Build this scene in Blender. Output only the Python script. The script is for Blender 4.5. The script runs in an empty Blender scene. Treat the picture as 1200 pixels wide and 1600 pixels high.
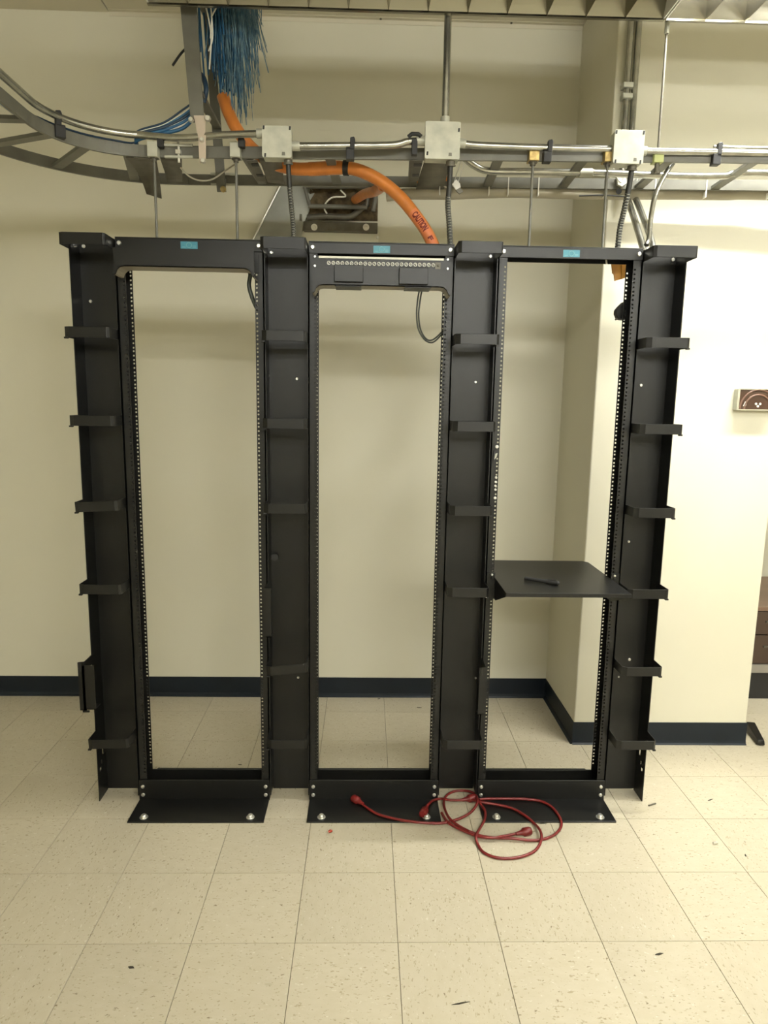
import bpy, bmesh, math, random
from mathutils import Vector, Matrix
random.seed(7)
SC = bpy.context.scene
COL = SC.collection
PI = math.pi

# ------------------------------------------------------------------ camera
CAM = Vector((-0.04534, -2.54213, 1.58692)); YAW, PITCH, ROLL, FPX = 0.027266, 0.161421, 0.01601, 1073.9
_f = Vector((math.sin(YAW)*math.cos(PITCH), math.cos(YAW)*math.cos(PITCH), -math.sin(PITCH)))
_r0 = Vector((math.cos(YAW), -math.sin(YAW), 0)); _u0 = _r0.cross(_f)
_r = math.cos(ROLL)*_r0 + math.sin(ROLL)*_u0; _u = math.cos(ROLL)*_u0 - math.sin(ROLL)*_r0
cd = bpy.data.cameras.new('camera'); cam = bpy.data.objects.new('camera', cd); COL.objects.link(cam)
cd.sensor_fit = 'VERTICAL'; cd.sensor_height = 24; cd.lens = 24*FPX/1600; cd.clip_start = .05
m = Matrix((_r, _u, -_f)).transposed().to_4x4(); m.translation = CAM; cam.matrix_world = m
SC.camera = cam

# ------------------------------------------------------------------ world, exposure
w = bpy.data.worlds.new('world'); SC.world = w; w.use_nodes = True
w.node_tree.nodes['Background'].inputs[0].default_value = (.6, .58, .5, 1)
w.node_tree.nodes['Background'].inputs[1].default_value = .05
SC.view_settings.view_transform = 'Standard'; SC.view_settings.look = 'None'
SC.view_settings.gamma = 1; SC.view_settings.use_curve_mapping = False
SC.view_settings.exposure = 0.07
LAMP_NEAR = 72.0     # watts per lamp area, overhead row at the racks
LAMP_ROOM = 48.0; LAMP_FILL = 57.     # fixture out in the room; then the added fill tubes behind the viewer
LAMP_COL = (1.0, 1.0, .94)

# ------------------------------------------------------------------ helpers
def at(x, y, **k):
    """the point in the room seen at a photo pixel, at a known X, Y or Z"""
    d = _f + _r*((x-600)/FPX) - _u*((y-800)/FPX)
    (a, v), = k.items(); i = 'XYZ'.index(a)
    return CAM + d*((v-CAM[i])/d[i])

def mat(name, col, rough=.5, metal=0., noise=None, bump=None, spec=.5, emit=None):
    """principled material; noise=(scale, colour2, lo, hi) mottles, bump=(scale, strength)"""
    m = bpy.data.materials.new(name); m.use_nodes = True
    N, L = m.node_tree.nodes, m.node_tree.links; b = N['Principled BSDF']
    b.inputs['Base Color'].default_value = (*col, 1); b.inputs['Roughness'].default_value = rough
    b.inputs['Metallic'].default_value = metal; b.inputs['Specular IOR Level'].default_value = spec
    tc = N.new('ShaderNodeTexCoord')
    if noise:
        n = N.new('ShaderNodeTexNoise'); n.inputs['Scale'].default_value = noise[0]; n.inputs['Detail'].default_value = 6
        L.new(tc.outputs['Object'], n.inputs['Vector'])
        r = N.new('ShaderNodeMapRange'); r.inputs[1].default_value = noise[2]; r.inputs[2].default_value = noise[3]
        L.new(n.outputs['Fac'], r.inputs[0])
        mx = N.new('ShaderNodeMix'); mx.data_type = 'RGBA'
        mx.inputs[6].default_value = (*col, 1); mx.inputs[7].default_value = (*noise[1], 1)
        L.new(r.outputs[0], mx.inputs[0]); L.new(mx.outputs[2], b.inputs['Base Color'])
    if bump:
        n = N.new('ShaderNodeTexNoise'); n.inputs['Scale'].default_value = bump[0]; n.inputs['Detail'].default_value = 4
        L.new(tc.outputs['Object'], n.inputs['Vector'])
        bp = N.new('ShaderNodeBump'); bp.inputs['Strength'].default_value = bump[1]; bp.inputs['Distance'].default_value = .002
        L.new(n.outputs['Fac'], bp.inputs['Height']); L.new(bp.outputs[0], b.inputs['Normal'])
    if emit:
        b.inputs['Emission Color'].default_value = (*emit[0], 1); b.inputs['Emission Strength'].default_value = emit[1]
    return m

class MB:
    def __init__(s): s.v, s.f, s.sm = [], [], []
    def add(s, vs, fs, smooth=False):
        o = len(s.v); s.v += [tuple(v) for v in vs]
        s.f += [tuple(i+o for i in f) for f in fs]; s.sm += [smooth]*len(fs); return s
    def box(s, x0, x1, y0, y1, z0, z1):
        return s.add([(x0,y0,z0),(x1,y0,z0),(x1,y1,z0),(x0,y1,z0),(x0,y0,z1),(x1,y0,z1),(x1,y1,z1),(x0,y1,z1)],
                     [(3,2,1,0),(4,5,6,7),(0,1,5,4),(1,2,6,5),(2,3,7,6),(3,0,4,7)])
    def hexa(s, p):   # 8 corners ordered like box
        return s.add(p, [(3,2,1,0),(4,5,6,7),(0,1,5,4),(1,2,6,5),(2,3,7,6),(3,0,4,7)])
    def prism(s, pts, d):   # polygon pts (3-D, planar) extruded by vector d
        n = len(pts); d = Vector(d); p = [Vector(q) for q in pts]
        return s.add(p+[q+d for q in p], [tuple(range(n))[::-1], tuple(range(n, 2*n))]+[(i,(i+1)%n,(i+1)%n+n,i+n) for i in range(n)])
    def tube(s, path, r, n=10, cap=True, closed=False):
        """swept round tube; r is a number or one radius per point"""
        P = [Vector(p) for p in path]; k = len(P); rr = r if isinstance(r, (list, tuple)) else [r]*k
        T = []
        for i in range(k):
            a = P[(i-1) % k] if (closed or i > 0) else P[i]; b = P[(i+1) % k] if (closed or i < k-1) else P[i]
            T.append((b-a).normalized())
        nrm = T[0].orthogonal().normalized(); vs = []
        for i in range(k):
            nrm = (nrm - T[i]*nrm.dot(T[i]))
            nrm = nrm.normalized() if nrm.length > 1e-6 else T[i].orthogonal().normalized()
            bn = T[i].cross(nrm)
            vs += [P[i] + (nrm*math.cos(2*PI*j/n) + bn*math.sin(2*PI*j/n))*rr[i] for j in range(n)]
        fs = []
        for i in range(k if closed else k-1):
            a, b = i*n, ((i+1) % k)*n
            fs += [(a+j, a+(j+1) % n, b+(j+1) % n, b+j) for j in range(n)]
        s.add(vs, fs, True)
        if cap and not closed:
            s.add(vs[:n], [tuple(range(n))[::-1]]); s.add(vs[-n:], [tuple(range(n))])
        return s
    def cyl(s, a, b, r, n=12, r2=None): return s.tube([a, b], [r, r if r2 is None else r2], n)
    def bolt(s, p, d, r=.007, h=.005, washer=0):
        """domed hex-like bolt head at p pointing along d"""
        p, d = Vector(p), Vector(d).normalized()
        if washer: s.tube([p, p+d*.002], washer, 14); p = p+d*.002
        s.tube([p, p+d*h*.7, p+d*h], [r, r, r*.72], 8)
        return s
    def strap(s, pts, z0, z1, t):
        """vertical strip following an XY polyline, thickness t to its left"""
        n = len(pts); P = [Vector((*p, 0)) for p in pts]; off = []
        for i in range(n):
            a = (P[i]-P[i-1]).normalized() if i else (P[1]-P[0]).normalized()
            b = (P[i+1]-P[i]).normalized() if i < n-1 else a
            q = Vector((-(a+b).y, (a+b).x, 0)).normalized()
            c = max(.4, q.dot(Vector((-a.y, a.x, 0)))); off.append(P[i]+q*t/c)
        vs = []
        for A, B in zip(P, off): vs += [(A.x,A.y,z0),(A.x,A.y,z1),(B.x,B.y,z1),(B.x,B.y,z0)]
        fs = [(0,1,2,3), (4*n-1,4*n-2,4*n-3,4*n-4)]
        for i in range(n-1):
            a, b = 4*i, 4*i+4
            fs += [(a+j, b+j, b+(j+1) % 4, a+(j+1) % 4) for j in range(4)]
        return s.add(vs, fs)
    def holes(s, x0, x1, xh, zs, z0, z1, y0, y1, r=.0036):
        """flange plate in XZ with a column of round holes at xh"""
        mids = [z0]+[(a+b)/2 for a, b in zip(zs, zs[1:])]+[z1]
        for k, z in enumerate(zs):
            za, zb = mids[k], mids[k+1]
            oc = [(xh+r*math.cos(PI/8+PI/4*i), z+r*math.sin(PI/8+PI/4*i)) for i in range(8)]
            co = [(x1, zb), (x0, zb), (x0, za), (x1, za)]
            vs = [(x, y0, zz) for x, zz in co+oc]+[(x, y1, zz) for x, zz in co+oc]; fs = []
            for o, fl in ((0, 0), (12, 1)):
                q = [(0,1,6,5), (1,2,8,7), (2,3,10,9), (3,0,4,11), (0,5,4), (1,7,6), (2,9,8), (3,11,10)]
                fs += [tuple(i+o for i in (t if fl else t[::-1])) for t in q]
            fs += [(4+i, 4+(i+1) % 8, 16+(i+1) % 8, 16+i) for i in range(8)]
            fs += [(1,13,14,2), (3,15,12,0)]
            s.add(vs, fs)
        return s.add([(x0,y0,z0),(x1,y0,z0),(x1,y1,z0),(x0,y1,z0)], [(0,1,2,3)]).add([(x0,y0,z1),(x1,y0,z1),(x1,y1,z1),(x0,y1,z1)], [(3,2,1,0)])
    def grid(s, us, vs, skip, fn, t):
        """plate from break lists, cells in skip left open; fn(u,v,side) gives a point"""
        for i in range(len(us)-1):
            for j in range(len(vs)-1):
                if (i, j) in skip: continue
                c = [(us[i],vs[j]), (us[i+1],vs[j]), (us[i+1],vs[j+1]), (us[i],vs[j+1])]
                s.hexa([fn(u, v, 0) for u, v in c]+[fn(u, v, t) for u, v in c])
        return s
    def mesh(s, name):
        me = bpy.data.meshes.new(name); me.from_pydata(s.v, [], s.f)
        me.polygons.foreach_set('use_smooth', s.sm); me.update()
        b = bmesh.new(); b.from_mesh(me); bmesh.ops.recalc_face_normals(b, faces=b.faces); b.to_mesh(me); b.free()
        return me
    def build(s, name, m, parent=None, bevel=0):
        me = s.mesh(name); me.materials.append(m)
        o = bpy.data.objects.new(name, me); COL.objects.link(o); o.parent = parent
        if bevel:
            mo = o.modifiers.new('bevel', 'BEVEL'); mo.width = bevel; mo.segments = 2; mo.limit_method = 'ANGLE'
        return o

def tag(o, label, cat, group=None, kind=None):
    o['label'] = label; o['category'] = cat
    if group: o['group'] = group
    if kind: o['kind'] = kind
    return o
def empty(name, loc, label, cat, group=None, rz=0):
    o = bpy.data.objects.new(name, None); COL.objects.link(o); o.location = loc; o.rotation_euler = (0, 0, rz)
    o.empty_display_size = .05
    return tag(o, label, cat, group)
def struct(o, label=None):
    o['kind'] = 'structure'
    if label: o['label'] = label
    return o
def spline(pts, n=8, closed=False):
    """Catmull-Rom through points"""
    P = [Vector(p) for p in pts]; k = len(P); out = []
    for i in range(k if closed else k-1):
        a = P[i-1] if (i or closed) else P[0]*2-P[1]; b = P[i]; c = P[(i+1) % k]
        d = P[(i+2) % k] if (closed or i+2 < k) else P[-1]*2-P[-2]
        for j in range(n):
            t = j/n
            out.append(.5*((2*b)+(c-a)*t+(2*a-5*b+4*c-d)*t*t+(3*b-a-3*c+d)*t**3))
    if not closed: out.append(P[-1])
    return out

# ------------------------------------------------------------------ materials
M = {}
M['wall'] = mat('wall_paint', (.66, .634, .515), .55, bump=(260, .12), noise=(1.3, (.635, .607, .485), .35, .7), spec=.3)
M['ceil'] = mat('ceiling_board', (.62, .58, .46), .9, bump=(400, .3))
M['grout'] = mat('tile_joint', (.16, .13, .085), .9)
M['base'] = mat('navy_vinyl', (.0055, .0095, .015), .42, noise=(9, (.007, .012, .019), .4, .7), spec=.3)
M['black'] = mat('black_powder_coat', (.0045, .0045, .0040), .40, bump=(900, .08), spec=.40)
M['blackdull'] = mat('black_plastic', (.011, .011, .011), .55)
M['zinc'] = mat('zinc_bolt', (.72, .71, .66), .32, .85)
M['steelgrey'] = mat('grey_painted_steel', (.150, .147, .122), .45, noise=(14, (.115, .112, .092), .35, .7))
M['dull'] = mat('dull_dark_steel', (.10, .09, .07), .5, .4, noise=(16, (.15, .14, .11), .4, .7))
M['emt'] = mat('bright_galvanised_tube', (.50, .50, .46), .26, .95, noise=(30, (.38, .38, .35), .35, .65))
M['galv'] = mat('galvanised_plate', (.50, .50, .42), .5, .2, noise=(22, (.40, .40, .34), .4, .7))
M['sheet'] = mat('sheet_metal', (.34, .345, .31), .36, .55, noise=(8, (.26, .265, .24), .35, .7))
M['brass'] = mat('yellow_zinc', (.55, .42, .18), .35, .8, noise=(60, (.35, .25, .10), .4, .65))
M['blue'] = mat('blue_sticker', (.055, .25, .33), .45)
M['bluemark'] = mat('pale_blue_print', (.20, .44, .48), .5)
M['orange'] = mat('orange_duct', (.60, .20, .038), .36, noise=(20, (.50, .165, .035), .4, .65))
M['caut'] = mat('dark_red_print', (.16, .012, .006), .5)
M['pink'] = mat('pink_print_band', (.66, .20, .075), .45)
M['red'] = mat('red_cord', (.15, .011, .010), .38)
M['redbit'] = mat('red_bit', (.32, .03, .008), .4)
M['white'] = mat('white_plastic', (.75, .73, .66), .4)
M['ivory'] = mat('ivory_strip', (.78, .76, .65), .45)
M['cableblue'] = mat('blue_cable_jacket', (.018, .10, .22), .45)
M['cablenavy'] = mat('navy_cable_jacket', (.008, .035, .075), .45)
M['fray'] = mat('pale_blue_strand', (.17, .28, .35), .6, noise=(40, (.05, .14, .24), .38, .62))
M['cabledark'] = mat('dark_grey_cable', (.035, .04, .033), .5)
M['braid'] = mat('braided_sleeve', (.018, .018, .015), .5)
M['braidw'] = mat('pale_braid_thread', (.24, .24, .20), .5, .4)
M['duct'] = mat('beige_flat_duct', (.40, .37, .29), .6)
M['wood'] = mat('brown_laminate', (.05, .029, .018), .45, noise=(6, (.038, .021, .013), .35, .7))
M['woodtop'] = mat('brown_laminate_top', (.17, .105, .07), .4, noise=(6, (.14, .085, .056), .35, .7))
M['lamp'] = mat('lit_tube', (1, 1, 1), .5, emit=(LAMP_COL, 14))
M['bare_right'] = mat('lit_bare_tube', (1, 1, 1), .5, emit=(LAMP_COL, LAMP_ROOM))
M['fill_rear'] = mat('lit_bare_tube', (1, 1, 1), .5, emit=(LAMP_COL, LAMP_FILL))  # emission of the added fill fixtures behind the viewer
M['tube_off'] = mat('unlit_tube', (.75, .75, .70), .3)
M['louver'] = mat('louver_aluminium', (.30, .285, .235), .20, 1.0)
M['tray'] = mat('white_enamel', (.78, .77, .72), .5)
M['glossbrown'] = mat('glossy_brown_face', (.045, .020, .012), .12, spec=.7)
M['brownring'] = mat('brown_ring', (.13, .065, .04), .3)
M['chrome'] = mat('chrome_frame', (.75, .74, .68), .2, .9)
M['wool'] = mat('brown_mineral_wool', (.13, .095, .05), .95, noise=(28, (.045, .03, .014), .38, .62), bump=(60, 1.0))
M['amber'] = mat('amber_tag', (.42, .20, .022), .45, noise=(30, (.30, .13, .015), .4, .65))
M['lime'] = mat('pale_lime_clamp', (.48, .52, .22), .45)
M['pinkplate'] = mat('pale_pink_splice_plate', (.50, .42, .34), .45, .2)
M['lip'] = mat('grey_lip', (.20, .18, .14), .5)
M['graycab'] = mat('grey_panel', (.22, .20, .17), .6)
M['debris'] = mat('dark_debris', (.03, .025, .015), .8)

def tile_material():
    m = bpy.data.materials.new('vinyl_tile'); m.use_nodes = True
    N, L = m.node_tree.nodes, m.node_tree.links; b = N['Principled BSDF']
    tc = N.new('ShaderNodeTexCoord'); oi = N.new('ShaderNodeObjectInfo')
    cb = N.new('ShaderNodeCombineXYZ'); mu = N.new('ShaderNodeMath'); mu.operation = 'MULTIPLY'; mu.inputs[1].default_value = 91.7
    L.new(oi.outputs['Random'], mu.inputs[0]); L.new(mu.outputs[0], cb.inputs[0]); L.new(mu.outputs[0], cb.inputs[2])
    ad = N.new('ShaderNodeVectorMath'); L.new(tc.outputs['Object'], ad.inputs[0]); L.new(cb.outputs[0], ad.inputs[1])
    mp = N.new('ShaderNodeMapping'); mp.inputs['Scale'].default_value = (1, 1.7, 1); mp.inputs['Rotation'].default_value = (0, 0, .35)
    L.new(ad.outputs[0], mp.inputs['Vector'])
    def noise(scale, lo, hi, det=5):
        n = N.new('ShaderNodeTexNoise'); n.inputs['Scale'].default_value = scale; n.inputs['Detail'].default_value = det
        L.new(mp.outputs[0], n.inputs['Vector'])
        r = N.new('ShaderNodeMapRange'); r.inputs[1].default_value = lo; r.inputs[2].default_value = hi
        L.new(n.outputs['Fac'], r.inputs[0]); return r.outputs[0]
    def mix(f, a, col):
        x = N.new('ShaderNodeMix'); x.data_type = 'RGBA'; L.new(f, x.inputs[0])
        if hasattr(a, 'is_linked'): L.new(a, x.inputs[6])
        else: x.inputs[6].default_value = (*a, 1)
        x.inputs[7].default_value = (*col, 1); return x.outputs[2]
    c = mix(noise(24, .30, .75), (.505, .457, .347), (.47, .42, .308))
    c = mix(noise(85, .618, .68, 3), c, (.345, .293, .193))
    c = mix(noise(60, .675, .72, 4), c, (.225, .18, .112))
    c = mix(noise(70, .66, .72, 3), c, (.58, .545, .455))
    hs = N.new('ShaderNodeHueSaturation'); r = N.new('ShaderNodeMapRange'); r.inputs[3].default_value = .96; r.inputs[4].default_value = 1.03
    L.new(oi.outputs['Random'], r.inputs[0]); L.new(r.outputs[0], hs.inputs['Value']); L.new(c, hs.inputs['Color'])
    L.new(hs.outputs[0], b.inputs['Base Color'])
    rr = N.new('ShaderNodeMapRange'); rr.inputs[3].default_value = .27; rr.inputs[4].default_value = .33
    L.new(noise(9, .2, .8), rr.inputs[0]); L.new(rr.outputs[0], b.inputs['Roughness'])
    b.inputs['Specular IOR Level'].default_value = .45
    return m
M['tile'] = tile_material()

# ------------------------------------------------------------------ the room
CEIL, WY, PX0, PX1, PY = 3.33, .975, .945, 1.767, .463
RX, LX, FY, RECY = 4.2, -3.0, -6.2, 1.75
floor = struct(MB().box(LX, RX, FY, RECY+.1, -.12, -.003).build('floor', M['grout']), 'cream speckled vinyl tile floor')
T, TX, TY = .3048, .06543, -.43293
tm = MB(); h = T/2-.00055
tm.add([(-h,-h,-.003),(h,-h,-.003),(h,h,-.003),(-h,h,-.003)]+[(x*(h-.0006), y*(h-.0006), 0) for x, y in ((-1,-1),(1,-1),(1,1),(-1,1))],
       [(4,5,6,7),(0,1,5,4),(1,2,6,5),(2,3,7,6),(3,0,4,7)])
tme = tm.mesh('floor_tile'); tme.materials.append(M['tile'])
for i in range(-8, 11):
    for j in range(-7, 7):
        x, y = TX+(i+.5)*T, TY+(j+.5)*T
        if y > WY+.1 and x < 1.6: continue
        o = bpy.data.objects.new('floor_tile', tme); COL.objects.link(o); o.parent = floor
        o.location = (x, y, random.uniform(-.0003, .0)); o.rotation_euler.z = random.choice((0, PI/2, PI, -PI/2))
big = MB()   # the floor goes on in plain tile colour away from the view
for a in ((LX, RX, FY, TY-7*T), (LX, TX-8*T, TY-7*T, RECY+.1), (TX+11*T, RX, TY-7*T, RECY+.1)): big.box(a[0], a[1], a[2], a[3], -.003, -.0002)
bo = big.build('far_tiles', M['tile'], floor); bo['kind'] = 'stuff'

ceil = struct(MB().box(LX, RX, FY, RECY+.1, CEIL+.012, CEIL+.1).build('ceiling', M['ceil']), 'beige board ceiling')
for i in range(6):
    for j in range(12):
        x0 = -1.25-1.22*1+1.22*i; y1 = WY-.61*j
        if i == 0: x0 = -2.47
        MB().box(x0+.002, x0+1.218, y1-.608, y1-.001, CEIL+(.0 if i else -.004), CEIL+.011).build('ceiling_panel', M['ceil'], ceil)
struct(MB().box(LX, PX0, WY, WY+.1, 0, CEIL).build('wall_back', M['wall']), 'cream painted back wall behind the racks')
pil = struct(MB().box(PX0, PX1, PY, RECY, 0, CEIL).build('wall_column', M['wall'], bevel=.006), 'brightly lit cream wall projection on the right')
struct(MB().box(LX-.1, LX, FY, WY+.1, 0, CEIL).build('wall_left', M['wall']), 'cream wall far left')
struct(MB().box(RX, RX+.1, FY, RECY+.1, 0, CEIL).build('wall_right', M['wall']), 'cream wall far right')
struct(MB().box(LX, RX, FY-.1, FY, 0, CEIL).build('wall_front', M['wall']), 'cream wall behind the viewer')
struct(MB().box(PX1, RX, RECY, RECY+.1, 0, CEIL).build('wall_recess', M['wall']), 'cream wall of the recess behind the low cabinet')
def cove(a, b, nrm, name, label, ext0=0, ext1=0):
    """vinyl cove base: flat strip with a toe that flares onto the floor"""
    a, b, n = Vector((*a, 0)), Vector((*b, 0)), Vector((*nrm, 0)); d = (b-a).normalized(); a = a-d*ext0; b = b+d*ext1
    prof = [(0, .108), (.003, .108), (.004, .02), (.007, .008), (.014, .001), (.014, 0), (0, 0)]
    vs = [p+n*u+Vector((0, 0, z)) for p in (a, b) for u, z in prof]; k = len(prof)
    mb = MB().add(vs, [tuple(range(k))[::-1], tuple(range(k, 2*k))]+[(i, (i+1) % k, k+(i+1) % k, k+i) for i in range(k)])
    return struct(mb.build(name, M['base']), label)
cove((LX, WY), (PX0, WY), (0, -1), 'baseboard_back', 'navy vinyl baseboard along the back wall')
cove((PX0, WY), (PX0, PY), (-1, 0), 'baseboard_side', 'navy vinyl baseboard on the side of the wall projection', 0, .004)
cove((PX0, PY), (PX1, PY), (0, -1), 'baseboard_column', 'navy vinyl baseboard on the front of the wall projection', .004, .004)
tr = MB().box(-1.25, PX0, WY-.022, WY, CEIL-.002, CEIL+.0005).box(-1.25, PX0, WY-.002, WY, CEIL-.02, CEIL)
trim = struct(tr.build('trim_1', M['ceil']), 'thin ceiling angle along the back wall')
for px in (595, 800):
    p = at(px, 27 if px < 700 else 33, Z=CEIL-.002)
    MB().cyl((p.x, WY-.012, CEIL-.002), (p.x, WY-.012, CEIL-.006), .005, 8).build('rivet', M['dull'], trim)

# ------------------------------------------------------------------ hung louvered light fixtures
def fixture(x0, x1, y0, y1, z, label, lit, watts, louver=True, group=None):
    e = empty('louvered_light', ((x0+x1)/2, (y0+y1)/2, z), label, 'light fixture', group); c = e.location
    def B(mb, n, m, bev=0): return mb.build(n, m, e, bev)
    X0, X1, Y0, Y1 = x0-c.x, x1-c.x, y0-c.y, y1-c.y
    if not louver: B(MB().box(X0, X1, Y0*.7, Y1*.7, .15, .165), 'housing', M['tray'])
    else: B(MB().box(X0, X1, Y0, Y1, .15, .165).box(X0, X0+.004, Y0, Y1, .0, .15).box(X1-.004, X1, Y0, Y1, 0, .15).box(X0, X1, Y0, Y0+.004, .064, .15).box(X0, X1, Y1-.004, Y1, .064, .15), 'housing', M['tray'])
    # parabolic louver: every blade is thin below and swells towards the lamps
    pr = [(0, 0), (.002, .003), (.012, .026), (.022, .048), (.030, .066), (.030, .068)]
    for yy, sg in ((Y0, 1), (Y1, -1)) if louver else ():
        pts = [(X0, yy+sg*u, zz) for u, zz in pr]+[(X0, yy, .068)]
        B(MB().prism(pts, (X1-X0, 0, 0)).box(X0, X1, yy-.006, yy+.006, -.005, .0), 'side_rail', M['louver'])
    for xs in ((X0, X1),) if louver else ():
        pts = [(xs[0], u*.6, zz) for u, zz in pr]+[(xs[0], -u*.6, zz) for u, zz in pr[::-1]]
        B(MB().prism(pts, (xs[1]-xs[0], 0, 0)), 'centre_blade', M['louver'])
    n = round((x1-x0)/.135)
    for i in range(1, n) if louver else ():
        x = X0+(X1-X0)*i/n
        pts = [(x+u*.45+.0004, Y0+.002, zz) for u, zz in pr]+[(x-u*.45-.0004, Y0+.002, zz) for u, zz in pr[::-1]]
        B(MB().prism(pts, (0, Y1-Y0-.004, 0)), 'louver_blade', M['louver'])
    half = (x1-x0)/2
    for (a, b_), on in zip(((X0+.03, X0+half-.02), (X0+half+.02, X1-.03)), lit):
        for yy in (-.075, .075):
            B(MB().cyl((a, yy, .12 if louver else .115), (b_, yy, .12 if louver else .115), .0165, 12), 'lamp_tube', (M['lamp'] if louver else watts) if on and (yy > 0 or not louver) else M['tube_off'])
        if on and louver:
            ld = bpy.data.lights.new('tube_light', 'AREA'); ld.shape = 'RECTANGLE'; ld.size = b_-a; ld.size_y = .10
            ld.energy = watts*on; ld.color = LAMP_COL
            lo = bpy.data.objects.new('tube_light', ld); COL.objects.link(lo); lo.parent = e; lo.location = ((a+b_)/2, .055, .09)
    for xx in (X0+.3, X1-.3):
        B(MB().cyl((xx, 0, .165), (xx, 0, CEIL-z), .006, 8), 'hanger_rod', M['emt'])
    return e
fixture(-.78, .935, -.33, -.028, 2.86, 'unlit hung light fixture with metal louver blades above the left and middle racks', (0, 0), LAMP_NEAR)
fixture(.94, 2.565, -.33, -.028, 2.86, 'lit hung light fixture with bright slits between its louver blades, at the upper right', (1, 1), LAMP_NEAR)
fixture(1.70, 2.92, -1.30, -1.00, 2.50, 'open lit fixture over the floor to the right, outside the view', (1, 1), M['bare_right'], False)
for k_, (xx_, yy_) in enumerate(((-.9, -3.1), (.9, -3.9), (-.6, -4.7), (.9, -5.5))):  # unseen fixtures added as fill for the walls and to soften shadows
    fixture(xx_, xx_+2.44, yy_-.15, yy_+.15, 2.62, ('first', 'second', 'third', 'last')[k_]+' added open fill fixture behind the viewer, unseen', (1, 1), M['fill_rear'], False)

# ------------------------------------------------------------------ relay racks
HZ = []
z = .118
while z < 2.06: HZ += [z, z+.015875, z+.03175]; z += .04445
P_, HW, FI, DEP = .6737, .258, .2265, .076
RACKX = (-.6727, .0011, .6748)
rack_labels = ('black open floor rack on the left, bay empty down to the floor',
               'black open floor rack in the middle, patch panel at its top',
               'black open floor rack on the right, small shelf at waist height')
for c, lab in zip(RACKX, rack_labels):
    e = empty('relay_rack', (c, 0, 0), lab, 'rack', 'three open floor racks')
    for s in (-1, 1):
        mb = MB()
        xa, xb = sorted((s*FI, s*(HW-.001)))
        for y in (0, DEP-.003): mb.holes(xa, xb, s*.2330, HZ, .088, 2.094, y, y+.003)
        xa, xb = sorted((s*(HW-.004), s*(HW-.001))); mb.box(xa, xb, 0, DEP, 0, 2.13)
        mb.build('post', M['black'], e)
    for y, d in ((-.004, 1), (DEP, -1)):       # top angles, front and rear
        y1 = y+.004
        mb = MB().box(-HW+.001, HW-.001, y, y1, 2.093, 2.130)
        mb.box(-HW+.001, HW-.001, min(y, y+d*.042), max(y1, y1+d*.042), 2.130, 2.134).build('top_angle', M['black'], e, .0012)
    for y, d in ((-.005, -1), (DEP, 1)):       # base angles
        mb = MB().box(-HW, HW, y, y+.005, .0, .087)
        mb.box(-HW+.002, HW-.002, *sorted((y+.0025, y+.0025+d*.152)), 0, .0065).build('base_angle', M['black'], e, .0015)
    for s in (-1, 1):
        MB().bolt((s*.2424, -.004, 2.113), (0, -1, 0), .0082, .005).build('bolt', M['zinc'], e)
        for zb in (.0600, .0250): MB().bolt((s*.2424, -.005, zb), (0, -1, 0), .0075, .005).build('bolt', M['zinc'], e)
        MB().bolt((s*.2015, -.128, .0065), (0, 0, 1), .011, .010, .016).build('anchor_bolt', M['zinc'], e)
    st = MB().box(-.0295, .0295, -.0048, -.004, 2.0985, 2.1225).build('sticker', M['blue'], e)
    rg = MB().tube([(.009*math.cos(a), -.0049, 2.1105+.0085*math.sin(a)) for a in [2*PI*i/20 for i in range(20)]], .0011, 4, closed=True)
    rg.box(-.024, -.012, -.0052, -.0046, 2.1035, 2.1045).box(.012, .024, -.0052, -.0046, 2.1035, 2.1045).box(.012, .024, -.0052, -.0046, 2.1075, 2.1085)
    rg.build('printed_mark', M['bluemark'], st)

# ------------------------------------------------------------------ vertical cable managers
RZ = (1.8195, 1.517, 1.213, .907, .603, .303)
def ring_path(w, dep=.092, ch=.018):
    return [(-w/2, .0), (-w/2, -dep+ch*.55), (-w/2+ch, -dep), (w/2-ch*.5, -dep), (w/2, -dep+ch*.4), (w/2, .0)]
def manager(c, wd, label, outer, skip=(), tilt={}, spots=()):
    e = empty('cable_manager', (c, 0, 0), label, 'cable manager', 'vertical cable managers beside the racks')
    hw = wd/2
    MB().box(-hw+.002, hw-.002, DEP-.001, DEP+.002, .004, 2.128).build('back_panel', M['black'], e)
    for s in (-1, 1):
        x0, x1 = sorted((s*hw, s*(hw-.003)))
        if s == outer:   # outer panel keeps its foot and the adjusting slots
            us = [-.012, .006, .022, .030, .038, .052, DEP]; vs = [0, .118, .132, .140, .156, .172, .208, 1.79, 1.80, 2.127]
            fn = lambda u, v, t, a=x0: (a+t, u, v)
            MB().grid(us, vs, {(4, 5), (2, 3), (1, 1)}, fn, .003).build('side_panel', M['black'], e)
        else:
            MB().box(x0, x1, -.004 if outer else -.001, DEP, .02, 2.127).build('side_panel', M['black'], e)
    # deep ring at the very top
    pth = ring_path(wd, .092, .012)
    r = MB().strap(pth, 2.088, 2.127, .003).build('top_ring', M['black'], e, .001)
    for k, zz in enumerate(RZ):
        if k in skip: continue
        mb = MB().strap(ring_path(wd), zz-.036, zz, .003)
        s = -1 if c < 0 else 1
        mb.box(min(s*hw, s*(hw-.012)), max(s*hw, s*(hw-.012)), -.093, -.080, zz-.041, zz-.035)
        o = mb.build('cable_ring', M['black'], e, .001)
        if k in tilt: o.rotation_euler = (0, tilt[k], 0); o.location = (zz*-math.sin(tilt[k]), 0, zz*(1-math.cos(tilt[k])))
    for x, zz, rr in spots: MB().bolt((x, DEP-.002, zz), (0, -1, 0), rr, .004).build('bolt', M['zinc'], e)
    return e
OW = .154
def sp(c, *px):
    return [(at(x, y, Y=DEP).x-c, at(x, y, Y=DEP).z, r) for x, y, r in px]
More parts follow.
